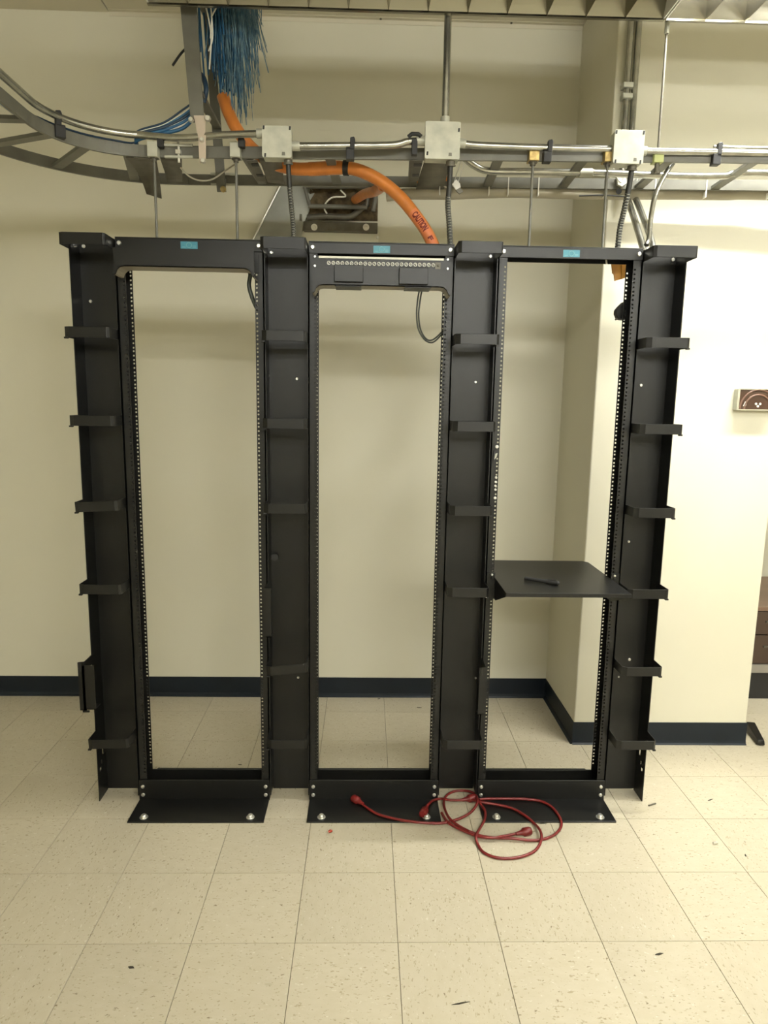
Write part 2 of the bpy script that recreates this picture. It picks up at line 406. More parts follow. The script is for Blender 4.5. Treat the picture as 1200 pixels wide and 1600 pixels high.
c1, c2, c3, c4 = -1.0100, -.3358, .33795, 1.0115
m1 = manager(c1, OW, 'black vertical cable manager at the left end of the racks', -1, skip=(4,), tilt={2: -.05, 5: -.04},
             spots=sp(c1, (131, 385, .007), (118, 384, .005), (142, 471, .006), (126, 580, .004), (130, 580, .004)))
m2 = manager(c2, OW, 'black vertical cable manager between the left and middle racks', 0, skip=(3,), tilt={4: -.10},
             spots=sp(c2, (424, 395, .007), (419, 587, .006), (464, 592, .006), (466, 1058, .005)))
m3 = manager(c3, OW, 'black vertical cable manager between the middle and right racks', 0, skip=(4,),
             spots=sp(c3, (766, 401, .007), (743, 597, .005), (743, 1059, .0045)))
m4 = manager(c4, OW, 'black vertical cable manager at the right end of the racks', 1,
             spots=sp(c4, (1051, 406, .007), (1061, 405, .005), (1001, 602, .006), (1046, 597, .004), (1050, 597, .004), (982, 846, .005), (983, 1030, .006), (966, 1057, .004)))
# rings that have come loose and hang down
def hung_ring(e, side, zt, yaw=0):
    pts = [(.0, -.004), (.0, -.09)]
    mb = MB().strap([(-.002*side, .0), (-.002*side, -.088), (.016*side, -.094)], zt-.036, zt, .003)
    mb.box(-.020 if side < 0 else -.004, .004 if side < 0 else .020, -.094, -.090, zt-.19, zt-.002)
    mb.box(-.020 if side < 0 else -.004, .004 if side < 0 else .020, -.094, -.060, zt-.19, zt-.186)
    o = mb.build('loose_ring', M['black'], e); return o
o = hung_ring(m1, -1, .612); o.location = (-OW/2+.002, 0, 0)
MB().box(-.006, .040, -.094, -.090, .425, .598).box(-.006, .040, -.094, -.05, .425, .429).build('loose_plate', M['black'], o)
mb = MB().strap([(-.012, -.09), (.012, -.09)], .412, .419, .004).strap([(-.012, -.09), (-.008, -.09)], .412, .432, .004); o2 = mb.build('ring_hook', M['black'], o)
o = hung_ring(m2, 1, .902); o.location = (-OW/2+.004, 0, 0)
o = hung_ring(m3, -1, .60); o.location = (OW/2-.004, 0, 0)
# dark knob screwed on the manager back panel
MB().cyl((-.056, DEP-.002, .985), (-.056, DEP-.03, .985), .010, 12).cyl((-.056, DEP-.03, .985), (-.056, DEP-.036, .985), .014, 12).build('knob', M['blackdull'], m2)

# ------------------------------------------------------------------ horizontal managers and patch panel
def trough(c, z1, z0, label, dep=-.082, blocks=True):
    e = empty('cable_trough', (c, 0, z0), label, 'cable trough', 'black horizontal cable troughs'); W = .2375; hh = z1-z0
    # front lip: a plate with an arched lower edge
    def edge(k):   # lower edge profile
        pts = [(-W, -.028), (-W+.006, -.026), (-W+.012, -.012), (-W+.022, -.003), (-W+.036, 0)]
        return pts+[(-x, z) for x, z in pts[::-1]]
    ed = edge(0)
    MB().prism([(-W, dep, hh), *[(x, dep, z) for x, z in ed], (W, dep, hh)], (0, .003, 0)).build('front_plate', M['black'], e)
    vs = []
    for x, z in ed: vs += [(x, dep, z), (x, -.004, z), (x, -.004, z+.003), (x, dep, z+.003)]
    n = len(ed); fs = [(0,1,2,3), (4*n-4,4*n-1,4*n-2,4*n-3)]
    for i in range(n-1): fs += [(4*i+j, 4*i+4+j, 4*i+4+(j+1) % 4, 4*i+(j+1) % 4) for j in range(4)]
    MB().add(vs, fs).build('bottom_lip', M['lip'], e)
    MB().box(-.2415, .2415, -.004, -.001, .0, hh).build('mounting_plate', M['black'], e)
    if blocks:
        for a, b, q in ((-.163, -.064, 0), (.059, .159, -.004)):
            MB().box(a, b, dep-.012, dep-.001, .010+q, hh+.008+q).build('finger_block', M['black'], e, .002)
        for a in (-.16, .08):
            MB().box(a, a+.09, dep-.006, -.006, -.0045, -.001).build('lip_tab', M['black'], e, .001)
    return e
trough(RACKX[0], 2.083, 2.022, 'black horizontal cable trough under the top bar of the left rack', blocks=False)
trough(RACKX[1], 2.032, 1.974, 'black horizontal cable trough with two blocks under the patch panel')
e = empty('patch_panel', (RACKX[1], 0, 2.062), 'thin black patch panel with one row of round ports and white strip', 'patch panel')
MB().box(-.2415, .2415, -.006, -.003, -.019, .0215).build('face_plate', M['black'], e)
MB().box(-.221, .2195, -.010, -.006, .0145, .0215).build('label_strip', M['ivory'], e)
MB().box(-.205, .2195, -.0075, -.006, -.018, -.0145).build('lower_edge', M['blackdull'], e)
MB().box(-.185, .208, -.030, -.003, -.0335, -.022).build('rear_block', M['blackdull'], e)
for i in range(24):
    x = -.186+.369*i/23; zc = -.0015
    mb = MB().tube([(x+.0052*math.cos(a), -.0085, zc+.0056*math.sin(a)) for a in [2*PI*k/12 for k in range(12)]], .0016, 5, closed=True)
    mb.cyl((x-.003, -.0075, zc-.004), (x+.003, -.0075, zc+.004), .0010, 5)
    mb.build('port', M['white'], e)
MB().box(.190, .209, -.009, -.006, -.015, .008).bolt((.2, -.009, -.002), (0, -1, 0), .004, .003).build('ground_tab', M['dull'], e)
for s in (-1, 1):
    for zz in (.019, -.012, -.022, -.068): MB().bolt((s*.2345, -.004, zz), (0, -1, 0), .0045, .005).build('screw', M['zinc'], e)

# ------------------------------------------------------------------ shelf in the right rack
c = RACKX[2]; e = empty('rack_shelf', (c, 0, .925), 'flat black shelf bolted into the right rack at waist height', 'shelf')
SW = .2235
MB().prism([(-SW, -.219, 0), (SW-.001, -.219, 0), (SW-.001, .262, 0), (SW-.02, .287, 0), (-SW+.02, .287, 0), (-SW, .262, 0)], (0, 0, -.003)).build('shelf_plate', M['black'], e, .0008)
MB().box(-SW, SW-.001, -.219, -.216, -.014, -.001).build('front_lip', M['black'], e, .001)
for s in (-1, 1):
    x = s*SW-(.003 if s > 0 else 0)
    MB().prism([(x, -.217, -.003), (x, -.20, -.02), (x, -.03, -.083), (x, .10, -.083), (x, .26, -.02), (x, .26, -.003)], (.003, 0, 0)).build('side_bracket', M['black'], e)
    xs = sorted((s*.2235, s*.254))
    MB().box(xs[0], xs[1], -.0075, -.0005, -.083, .02).bolt((s*.236, -.0075, .0), (0, -1, 0), .005, .004).build('mounting_ear', M['black'], e)
    MB().bolt((s*.236, -.0075, .012), (0, -1, 0), .0045, .004).build('screw', M['zinc'], e)
pa, pb = at(820, 903.5, Z=.934), at(874, 911.5, Z=.934); d = (pb-pa)
e = empty('marker_pen', pa, 'slim black marker pen lying on the rack shelf', 'pen')
MB().cyl((0, 0, 0), d*.62, .0075, 12).build('barrel', M['blackdull'], e)
MB().cyl(d*.62, d*.97, .0085, 12).cyl(d*.97, d, .007, 12, .005).build('cap', M['blackdull'], e)
MB().tube([d*.66+Vector((0, -.003, .008)), d*.9+Vector((0, -.003, .010))], .0022, 6).build('clip', M['blackdull'], e)

# ------------------------------------------------------------------ overhead ladder runway
LZ, LH, RT = 2.424, .040, -.045
lad = empty('cable_runway', (0, .055, LZ), 'straight grey ladder runway carrying conduits above the racks', 'ladder runway', rz=RT)
WDT = .312
XA, XB = -.80, 2.9
for y in (0, WDT):
    MB().box(XA, XB, y-.005, y+.005, 0, LH).build('stringer', M['steelgrey'], lad, .0015)
RUNG_LOC = []
for x in [.41+.2985*k for k in range(-3, 9)]:
    MB().box(x-.017, x+.017, .004, WDT-.004, .004, .016).build('rung', M['steelgrey'], lad, .001)
def lad_w(x, y, z=0): return Vector((x*math.cos(RT)-y*math.sin(RT), .055+x*math.sin(RT)+y*math.cos(RT), LZ+z))
# splice plates where the bend meets the straight run
for y, x0 in ((0, -.72), (WDT, -.64)):
    MB().box(x0-.05, x0+.05, y-.016, y-.006, -.004, .004).box(x0-.05, x0+.05, y-.016, y-.006, .034, .043).build('splice_bar', M['galv'], lad, .001)
    MB().cyl((x0, y-.011, -.018), (x0, y-.011, .055), .005, 8).box(x0-.009, x0+.009, y-.020, y-.004, .008, .022).build('splice_bolt', M['zinc'], lad)
# zip ties round the rear stringer
tb = []
for px in (760, 790, 837, 940, 1017, 1095, 1192):
    p = at(px, 285, Y=.33); x = p.x
    tb.append(x)
    MB().box(x-.002, x+.002, WDT-.0075, WDT-.005, -.004, LH+.001).box(x-.002, x+.002, WDT-.0075, WDT+.02, -.027, -.004).build('zip_tie', M['white'], lad)
# curved section
cur = empty('curved_runway', (-.83, -.20, LZ), 'curved grey ladder runway sweeping away at the left', 'ladder runway')
RI, RO = .295, .605
def arc(r, a0, a1, n=22): return [(r*math.cos(a0+(a1-a0)*i/n), r*math.sin(a0+(a1-a0)*i/n)) for i in range(n+1)]
A0, A1 = math.radians(84), math.radians(190)
for r in (RI, RO):
    MB().strap(arc(r, A0, PI)+[(-r, -.35), (-r, -1.3)], 0, LH, .010).build('stringer', M['steelgrey'], cur)
for y_ in (-.30, -.60, -.90, -1.2): MB().box(-RO, -RI, y_-.017, y_+.017, .004, .016).build('rung', M['steelgrey'], cur)
for a in (104, 131, 156, 180):
    a = math.radians(a); u = Vector((math.cos(a), math.sin(a), 0)); v = Vector((-u.y, u.x, 0))
    P8 = [u*rr+v*s*.017+Vector((0, 0, zz)) for zz in (.004, .016) for rr, s in ((RI, -1), (RO, -1), (RO, 1), (RI, 1))]
    MB().hexa(P8).build('rung', M['steelgrey'], cur)
q = Vector((RI*math.cos(math.radians(176)), RI*math.sin(math.radians(176)), .012))
MB().bolt(q, (1, -.2, 0), .007, .008).build('splice_bolt', M['zinc'], cur)

# dark drop-out plates lying across the runway
def dropout(pts, name, label, drop):
    P = [Vector(p) for p in pts]; mb = MB(); n = 8; vs = []
    for i in range(n+1):
        t = i/n; a = P[0].lerp(P[3], t); b = P[1].lerp(P[2], t); dz = -drop*t**3
        vs += [a+Vector((0, 0, dz)), b+Vector((0, 0, dz)), b+Vector((0, 0, dz-.002)), a+Vector((0, 0, dz-.002))]
    fs = [(0,1,2,3), (4*n,4*n+3,4*n+2,4*n+1)]
    for i in range(n): fs += [(4*i+j, 4*i+4+j, 4*i+4+(j+1) % 4, 4*i+(j+1) % 4) for j in range(4)]
    return tag(mb.add(vs, fs, True).build(name, M['dull']), label, 'drop-out plate')
z1 = LZ-.001
dropout([at(664, 249, Z=z1), at(704, 249, Z=z1), at(694, 290, Z=z1), at(650, 290, Z=z1)], 'dropout_plate', 'dark wide drop-out plate on the runway under the middle junction box', .012)
dropout([at(404, 247, Z=z1), at(440, 248, Z=z1), at(444, 283, Z=z1), at(418, 280, Z=z1)], 'dropout_plate', 'dark drop-out plate on the runway under the left junction box', .01)
dropout([at(197, 246, Z=z1), at(244, 247, Z=z1), at(252, 287, Z=z1), at(228, 279, Z=z1)], 'dropout_plate', 'grey pointed drop-out plate hanging where the runway starts to bend', .055)
dropout([at(250, 247, Z=z1), at(284, 247, Z=z1), at(285, 280, Z=z1), at(262, 280, Z=z1)], 'dropout_plate', 'dark ridged drop-out plate beside the splice of the runway', .01)
# stubs of rungs with slots in front of the wide plate
for a, b, lab in ((641, 661, 'dark slotted bracket left of the wide drop-out plate'), (385, 402, 'dark slotted bracket left of the left junction box')):
    p0, p1, p2, p3 = at(a, 250, Z=z1-.002), at(b, 250, Z=z1-.002), at(b-8 if a > 500 else b+14, 282, Z=z1-.002), at(a-2 if a > 500 else a+16, 282, Z=z1-.002)
    e = empty('slotted_bracket', p0, lab, 'bracket')
    MB().prism([p-p0 for p in (p0, p1, p2, p3)], (0, 0, -.003)).build('plate', M['dull'], e)
    for t in (.12, .62):
        a0, a1 = p0.lerp(p3, t), p1.lerp(p2, t); a2, a3 = p1.lerp(p2, t+.12), p0.lerp(p3, t+.12)
        MB().prism([p-p0+Vector((0, 0, -.003)) for p in (a0.lerp(a1, .3), a1, a2, a3.lerp(a2, .3))], (0, 0, -.001)).build('slot', M['blackdull'], e)

# upright ladder length coming down from the ceiling
up = empty('upright_runway', (-.63, .06, LZ+LH), 'grey upright ladder runway dropping from the ceiling beside the blue cables', 'ladder runway')
o = Vector((-.63, .06, LZ+LH))
def up_bar(b0, b1, t0, t1, th, name='stringer', m='steelgrey'):
    P = [Vector(p)-o for p in (b0, b1)]; Q = [Vector(p)-o for p in (t0, t1)]; dy = Vector((0, th, 0))
    MB().hexa([P[0], P[1], P[1]+dy, P[0]+dy, Q[0], Q[1], Q[1]+dy, Q[0]+dy]).build(name, M[m], up)
b0, b1, t0, t1 = at(298, 190, Y=.03), at(319, 190, Y=.03), at(282, 13, Y=.03), at(307, 13, Y=.03)
ex = (CEIL-t0.z)/(t0.z-b0.z)
up_bar(b0, b1, t0+(t0-b0)*ex, t1+(t1-b1)*ex, .01)
b0, b1, t0, t1 = at(339, 299, Y=.36), at(353, 299, Y=.36), at(316, 12, Y=.36), at(331, 12, Y=.36)
up_bar(b0, b1, t0+(t0-b0)*.12, t1+(t1-b1)*.12, .01)
for zz in (2.62, 2.95): up_bar((-.655, .045, zz), (-.625, .045, zz), (-.655, .045, zz+.012), (-.625, .045, zz+.012), .31, 'rung')
P = [at(303, 181, Y=.02), at(322, 181, Y=.02), at(320, 214, Y=.02), at(310, 214, Y=.02)]
MB().prism([p-o for p in P], (0, -.004, 0)).build('splice_plate', M['pinkplate'], up)
P = [at(310, 212, Y=.016), at(322, 212, Y=.016), at(322, 255, Y=.016), at(312, 255, Y=.016)]
MB().prism([p-o for p in P], (0, -.004, 0)).build('splice_plate', M['pinkplate'], up)
for px, py, r in ((299, 188, .009), (325, 186, .011), (316, 219, .008), (318, 252, .009)):
    MB().bolt(at(px, py, Y=.012)-o, (0, -1, 0), r, .012).build('splice_bolt', M['zinc'], up)
MB().bolt(at(349, 296, Y=.355)-o, (0, -1, 0), .012, .012).build('splice_bolt', M['brass'], up)

# ------------------------------------------------------------------ threaded rods and clamps
def rod(px, x, y, lab, clampm='galv', z0=2.134, z1=LZ+.0):
    e = empty('threaded_rod', (x, y, z0), lab, 'threaded rod', 'rods between racks and runway')
    MB().cyl((0, 0, 0), (0, 0, z1-z0+.05), .0048, 8).build('rod', M['steelgrey'], e)
    MB().box(-.018, .018, -.022, .022, z1-z0-.006, z1-z0+LH+.004).build('clamp', M[clampm], e, .002)
    MB().cyl((0, 0, z1-z0-.018), (0, 0, z1-z0-.006), .010, 6).cyl((0, 0, z1-z0-.008), (0, 0, z1-z0-.005), .016, 12).build('nut', M['dull'], e)
    return e
rod(240, -.807, .078, 'thin steel rod holding the runway at the far left of the racks')
rod(369, -.516, .062, 'thin steel rod left of the left junction box')
rod(829, .527, .020, 'thin steel rod with a yellowed clamp right of the middle junction box', 'brass')
rod(942, .789, .012, 'thin steel rod with a rusty clamp beside the right junction box', 'brass')
e = empty('hanger_rod', (.962, .008, LZ+LH), 'thin dark rod hanging the runway from the ceiling near the right conduits', 'threaded rod')
MB().cyl((0, 0, -.06), (0, 0, CEIL-LZ-LH), .0045, 8).build('rod', M['dull'], e)
MB().cyl((0, 0, .37), (0, 0, .44), .0085, 10).build('coupling', M['galv'], e)
MB().box(-.017, .017, -.016, .02, -.044, -.012).build('clamp', M['lime'], e, .002)
MB().cyl((0, 0, -.075), (0, 0, -.044), .008, 6).build('nut', M['dull'], e)

# ------------------------------------------------------------------ junction boxes
def jbox(x0, x1, z0, z1, yf, lab, kos):
    e = empty('junction_box', ((x0+x1)/2, yf+.055, z0), lab, 'junction box', 'square steel junction boxes on the runway')
    w_, h_ = (x1-x0)/2, z1-z0
    MB().box(-w_+.002, w_-.002, -.052, 0, .002, h_-.002).build('body', M['galv'], e, .003)
    cut = .010
    pts = [(-w_+.004, 0), (w_-.004, 0), (w_, .004), (w_, h_-.004), (w_-.004, h_), (-w_+.004, h_), (-w_, h_-.004), (-w_, .004)]
    MB().prism([(x, -.0555, z) for x, z in pts], (0, .003, 0)).build('cover', M['galv'], e, .0008)
    for x, z, rot in kos:
        MB().prism([(x*w_+a, -.0562, h_/2+z*h_/2+b) for a, b in ((-.003, -.006), (.003, -.006), (.004, .006), (-.002, .006))], (0, .0006, 0)).build('screw_slot', M['blackdull'], e)
    MB().prism([(w_*.45+a, -.0559, h_*.12+b) for a, b in ((-.006, -.005), (.006, -.005), (.005, .006), (-.005, .006))], (0, .0003, 0)).build('stamp', M['steelgrey'], e)
    return e
B1 = (-.411, -.311, 2.396, 2.497); B2 = (.143, .263, 2.405, 2.525); B3 = (.793, .898, 2.405, 2.513); YF = -.03
jbox(*B1, YF, 'left square steel junction box on the runway', ((-.88, .86, 0), (.88, .86, 0), (-.80, -.86, 0)))
jbox(*B2, YF, 'largest square steel junction box, below the vertical conduit', ((.9, .55, 0), (-.86, -.72, 0)))
jbox(*B3, YF, 'right square steel junction box in front of the wall projection', ((-.9, .86, 0), (.9, .86, 0), (-.85, -.88, 0), (.8, -.88, 0)))

# ------------------------------------------------------------------ conduits
def conduit(pts, r, lab, cons=(), name='conduit', m='emt', n=12, smooth=True):
    P = spline(pts, 8) if smooth else [Vector(p) for p in pts]
    e = empty(name, P[0], lab, 'conduit'); MB().tube([p-P[0] for p in P], r, n).build('tube', M[m], e)
    for a, b, rr in cons: MB().cyl(Vector(a)-P[0], Vector(b)-P[0], rr, 12).build('connector', M['galv'], e)
    return e
YC = -.005; r = .0118
a1 = [(-.83+.275*math.cos(math.radians(a)), -.20+.275*math.sin(math.radians(a)), LZ+.068) for a in range(180, 91, -8)]
a1 = [(-1.105, -1.5, LZ+.068), (-1.105, -.8, LZ+.068), (-1.105, -.4, LZ+.068)]+a1
conduit(a1+[(-.70, .045, 2.476), (-.55, .015, 2.4785), (-.411, YC, 2.4795)], r, 'shiny conduit bending round the curved runway to the left junction box',
        [((-.432, YC, 2.479), (-.409, YC, 2.4795), .0155)])
conduit([(-.311, YC, 2.442), (-.15, YC, 2.447), (.03, YC, 2.4535), (.085, YC, 2.466), (.143, YC, 2.470)], r, 'shiny conduit between the left and middle junction boxes',
        [((-.313, YC, 2.442), (-.285, YC, 2.443), .0155), ((.115, YC, 2.469), (.145, YC, 2.470), .0155)])
conduit([(.263, YC, 2.466), (.33, YC, 2.460), (.55, YC, 2.458), (.793, YC, 2.459)], r, 'shiny conduit between the middle and right junction boxes',
        [((.261, YC, 2.466), (.285, YC, 2.464), .0155)])
conduit([(.898, YC, 2.455), (1.2, YC-.005, 2.456), (1.6, -.02, 2.456), (2.9, -.08, 2.456)], r, 'shiny conduit running right from the right junction box',
        [((.896, YC, 2.455), (.915, YC, 2.455), .0155)])
conduit([(.2125, -.002, 2.523), (.2125, -.002, 2.9), (.2125, -.002, CEIL)], .0125, 'vertical conduit rising to the ceiling from the middle junction box',
        [((.2125, -.002, 2.523), (.2125, -.002, 2.548), .016)], smooth=False)
conduit([at(722, 243, Y=.10), at(740, 258, Y=.13), at(765, 267, Y=.15), at(830, 268, Y=.15), at(930, 270, Y=.15), at(1060, 275, Y=.15), at(1130, 275, Y=.15), at(1200, 270, Y=.15), (2.5, .15, 2.44)], .0125,
        'conduit lying inside the runway right of the middle junction box', [(at(905, 270, Y=.15), at(925, 270, Y=.15), .0155)])
for xx, dx, lab in ((.987, 0, 'left of two conduits running down the wall projection'), (1.0185, 1, 'right of two conduits running down the wall projection')):
    if dx: tail = [at(992, 308, Y=.36), at(1007, 345, Y=.25), at(1018, 376, Y=.16), at(1021, 395, Y=.11)]
    else: tail = [at(981, 312, Y=.36), at(992, 345, Y=.25), at(1002, 378, Y=.16), at(1006, 395, Y=.11)]
    pts = [(xx, .440, CEIL), (xx, .440, 3.0), (xx, .440, 2.75), (xx, .438, 2.60), tail[0]+Vector((-.005, .05, .05))]+tail
    e = conduit(pts, .0125, lab)
    if not dx:
        for zz in (2.80, 2.84): MB().box(xx-.020-CAM.x*0-xx, .020, -.020, .021, zz-CEIL, zz-CEIL+.018).build('coupling', M['galv'], e, .002)
# ribbed flexible conduits
def ribbed(pts, r, lab, m='emt', pitch=.006):
    P = spline(pts, 24); L = sum((b-a).length for a, b in zip(P, P[1:])); n = max(8, int(L/pitch*2)); Q = []; acc = 0; k = 0
    for i in range(n+1):
        s_ = L*i/n
        while k < len(P)-2 and acc+(P[k+1]-P[k]).length < s_: acc += (P[k+1]-P[k]).length; k += 1
        seg = (P[k+1]-P[k]).length or 1; Q.append(P[k].lerp(P[k+1], min(1, (s_-acc)/seg)))
    o = Q[0]; ob = MB().tube([q-o for q in Q], [r*(1 if i % 2 else .80) for i in range(len(Q))], 10).build('flexible_conduit', M[m]); ob.location = o
    return tag(ob, lab, 'flexible conduit')
ribbed([at(1052, 254, Y=.06), at(1038, 275, Y=.06), at(1024, 305, Y=.06), at(1017, 340, Y=.05), at(1014, 372, Y=.04), at(1010, 383, Y=.03)], .0095, 'ribbed silver flexible conduit curving down to the right end of the racks')
ribbed([at(1115, 229, Y=.05), at(1150, 230, Y=.05), at(1200, 231, Y=.05), (1.7, .03, 2.50)], .006, 'thin ribbed flexible conduit lying on the conduit at the far right')
# braided black whips from the boxes down to the racks
def whip(pts, r, lab, plain=.3):
    P = spline(pts, 14); o = P[0]; e = empty('power_whip', o, lab, 'cable', 'braided black whips below the junction boxes')
    MB().tube([p-o for p in P], r*.9, 12).build('sleeve', M['braid'], e)
    d = (P[1]-P[0]).normalized(); MB().cyl(Vector((0, 0, .012)), d*.010, r*1.5, 14).cyl(d*.010, d*.014, r*1.75, 14).build('gland', M['dull'], e)
    n0 = int(len(P)*plain); Q = spline(P[n0:], 4); T = len(Q)
    mb = MB()
    for sgn in (1, -1):
        for ph in range(2):
            H = []
            for i in range(T):
                t = (Q[min(i+1, T-1)]-Q[max(i-1, 0)]).normalized(); n_ = t.cross(Vector((0, 1, 0))).normalized(); b_ = t.cross(n_)
                a = sgn*i*.42+ph*PI
                H.append(Q[i]-o+(n_*math.cos(a)+b_*math.sin(a))*r*.93)
            mb.tube(H, .0010, 4)
    mb.build('braid', M['braidw'], e); return e
whip([at(450, 250, Y=0), at(452, 285, Y=.01), at(455, 320, Y=.02), at(458, 350, Y=.02), at(459, 378, Y=.02)], .0095, 'braided black cable whip hanging from the left junction box')
whip([at(704, 253, Y=0), at(702, 290, Y=.01), at(700, 320, Y=.015), at(702, 350, Y=.02), at(704, 385, Y=.02)], .0105, 'braided black cable whip hanging from the middle junction box', .4)
whip([at(988, 260, Y=0), at(983, 290, Y=.01), at(976, 325, Y=.02), at(969, 355, Y=.03), at(965, 388, Y=.03)], .0105, 'braided black cable whip hanging from the right junction box', .35)
# black straps that tie the conduits to the runway
def strap_clip(px, py, lab, y=-.02, s=1., m='blackdull', dx=.006):
    p = at(px, py, Y=y); e = empty('cable_strap', p, lab, 'strap')
    MB().box(-.014*s, .014*s, 0, .028, -.020*s, .016*s).build('buckle', M[m], e, .002)
    MB().prism([(-.007*s+dx, -.002, .012*s), (.008*s+dx, -.002, .012*s), (.011*s+dx, -.002, .045*s), (.007*s+dx, -.002, .053*s), (-.006*s+dx, -.002, .050*s)], (0, .02, 0)).build('tongue', M[m], e, .002)
    return e
strap_clip(547, 239, 'black strap buckle on the runway between the left and middle boxes')
strap_clip(856, 243, 'black strap buckle on the runway right of the yellowed clamp')
strap_clip(1121, 247, 'black strap buckle on the runway at the far right')
p = at(95, 203, Z=2.455); e = strap_clip(95, 203, 'black strap buckle on the curved runway at the left', y=p.y-.012, s=1.15, dx=-.006)
e.rotation_euler.z = math.radians(38)
p = at(648, 222, Y=-.02); e = empty('cable_strap', p, 'black strap round the conduit left of the largest junction box', 'strap')
MB().box(-.010, .010, 0, .02, -.040, .012).build('buckle', M['blackdull'], e, .002); MB().tube([(-.022, .0, .016), (-.01, .0, .026), (.012, 0, .026), (.022, 0, .018)], .007, 8).build('tongue', M['blackdull'], e)
p = at(377, 222, Y=.03); tag(MB().box(p.x-.011, p.x+.011, .025, .05, p.z-.016, p.z+.012).build('cable_strap', M['blackdull'], None, .002), 'small black strap left of the left junction box', 'strap')
p = at(250, 222, Y=.06); tag(MB().box(p.x-.010, p.x+.010, .055, .08, p.z-.016, p.z+.016).build('cable_strap', M['blackdull'], None, .002), 'small black strap under the conduit at the runway bend', 'strap')

# ------------------------------------------------------------------ orange duct and flat beige duct
def ring_mesh(P, r, name, m, parent, n=14, i0=0): return MB().tube(P, r, n).build(name, M[m], parent)
od = empty('orange_duct', at(352, 150, Y=.2), 'orange flexible duct lying along the runway and bending down to the middle rack', 'cable duct'); o0 = od.location.copy()
P1 = spline([at(348, 150, Y=.22), at(358, 178, Y=.21), at(372, 205, Y=.20), at(392, 230, Y=.20), at(420, 252, Y=.19), at(455, 263, Y=.18), at(490, 264, Y=.17), at(530, 262, Y=.16), at(560, 266, Y=.15), at(595, 283, Y=.14), at(625, 308, Y=.13), at(650, 338, Y=.12), at(668, 365, Y=.11), at(686, 402, Y=.10)], 10)
RD = .0225
MB().tube([p-o0 for p in P1], RD, 18).build('duct_wall', M['orange'], od)
i_ = 77
MB().tube([p-o0 for p in P1[58:72]], [RD*1.06]*14, 18).build('wrap', M['orange'], od)
MB().tube([p-o0 for p in P1[72:76]], RD*1.15, 18).build('black_band', M['blackdull'], od)
# length along the duct for printing
cum = [0]
for a, b in zip(P1, P1[1:]): cum.append(cum[-1]+(b-a).length)
def on_duct(s_, v, lift=.0006):
    """point on the duct skin: s_ metres along, v metres round from the line facing the room"""
    s_ = max(0, min(cum[-1]-1e-6, s_)); k = next(i for i in range(len(cum)-1) if cum[i+1] >= s_)
    p = P1[k].lerp(P1[k+1], (s_-cum[k])/(cum[k+1]-cum[k])); t = (P1[k+1]-P1[k]).normalized()
    n_ = (CAM-p); n_ = Vector((n_.x*.5, n_.y, n_.z*.5)); n_ = (n_-t*n_.dot(t)).normalized(); b_ = n_.cross(t)*-1
    a = v/RD; return p+(n_*math.cos(a)+b_*math.sin(a))*(RD+lift)-o0
def duct_text(body, s0, size, wid):
    cv = bpy.data.curves.new('txt', 'FONT'); cv.body = body; cv.size = 1; cv.align_y = 'CENTER'; cv.offset = .05; to = bpy.data.objects.new('txt', cv); COL.objects.link(to)
    bpy.context.view_layer.update(); dg = bpy.context.evaluated_depsgraph_get(); me = bpy.data.meshes.new_from_object(to.evaluated_get(dg))
    bt = bmesh.new(); bt.from_mesh(me); bmesh.ops.triangulate(bt, faces=bt.faces); bmesh.ops.subdivide_edges(bt, edges=bt.edges, cuts=5, use_grid_fill=True); bt.to_mesh(me); bt.free()
    xs = [v.co.x for v in me.vertices]; ys = [v.co.y for v in me.vertices]
    x0, x1, y0, y1 = min(xs), max(xs), min(ys), max(ys)
    for v in me.vertices: v.co = on_duct(s0+(v.co.x-x0)/(x1-x0)*wid, -((v.co.y-y0)/(y1-y0)-.5)*size, .0011)
    bpy.data.objects.remove(to); me.materials.clear(); me.materials.append(M['caut']); me.name = 'printed_warning'
    ob = bpy.data.objects.new('printed_warning', me); COL.objects.link(ob); ob.parent = od
def s_at(px, py):
    best = min(range(len(P1)), key=lambda i: (P1[i]-at(px, py, Y=P1[i].y)).length); return cum[best]
sa, sb = s_at(651, 333), s_at(668, 362)
duct_text('CAUTION', sa, .025, sb-sa)
sc_ = s_at(671, 368)
def patch(s0, s1, v0, v1, name, m):
    vs = [on_duct(s0+(s1-s0)*i/24, v0+(v1-v0)*j/6, .0003) for i in range(25) for j in range(7)]
    MB().add(vs, [(i*7+j, i*7+j+1, (i+1)*7+j+1, (i+1)*7+j) for i in range(24) for j in range(6)], True).build(name, M[m], od)
patch(sa-.012, sb+.07, -.018, .020, 'pink_band', 'pink')
duct_text('F', sb+.026, .018, .016)
# second orange branch to the wall sleeve
P = spline([at(598, 290, Y=.16), at(585, 299, Y=.35), at(570, 303, Y=.6), at(555, 312, Y=.9)], 8)
tag(MB().tube(P, .02, 14).build('orange_branch_duct', M['orange']), 'short orange duct branching back to the wall sleeve', 'cable duct')
P = spline([at(604, 306, Y=.40), at(640, 303, Y=.385), at(700, 303, Y=.375), at(760, 301, Y=.37), at(810, 300, Y=.365), at(880, 302, Y=.36), at(960, 303, Y=.355), at(1050, 303, Y=.35), at(1130, 304, Y=.345), at(1210, 304, Y=.34), (2.6, .28, 2.40)], 8)
tag(MB().tube(P, .0215, 14).build('beige_duct', M['duct']), 'beige duct tied under the rear rail of the runway', 'cable duct')
tag(MB().tube(spline([at(905, 306, Y=.33), at(940, 305, Y=.328), at(976, 307, Y=.326)], 5), .0028, 6).build('black_wire', M['blackdull']), 'thin black wire along the beige duct left of the right box', 'cable')
P = spline([at(642, 283, Y=.35), at(670, 282, Y=.35), at(702, 279, Y=.35)], 5)
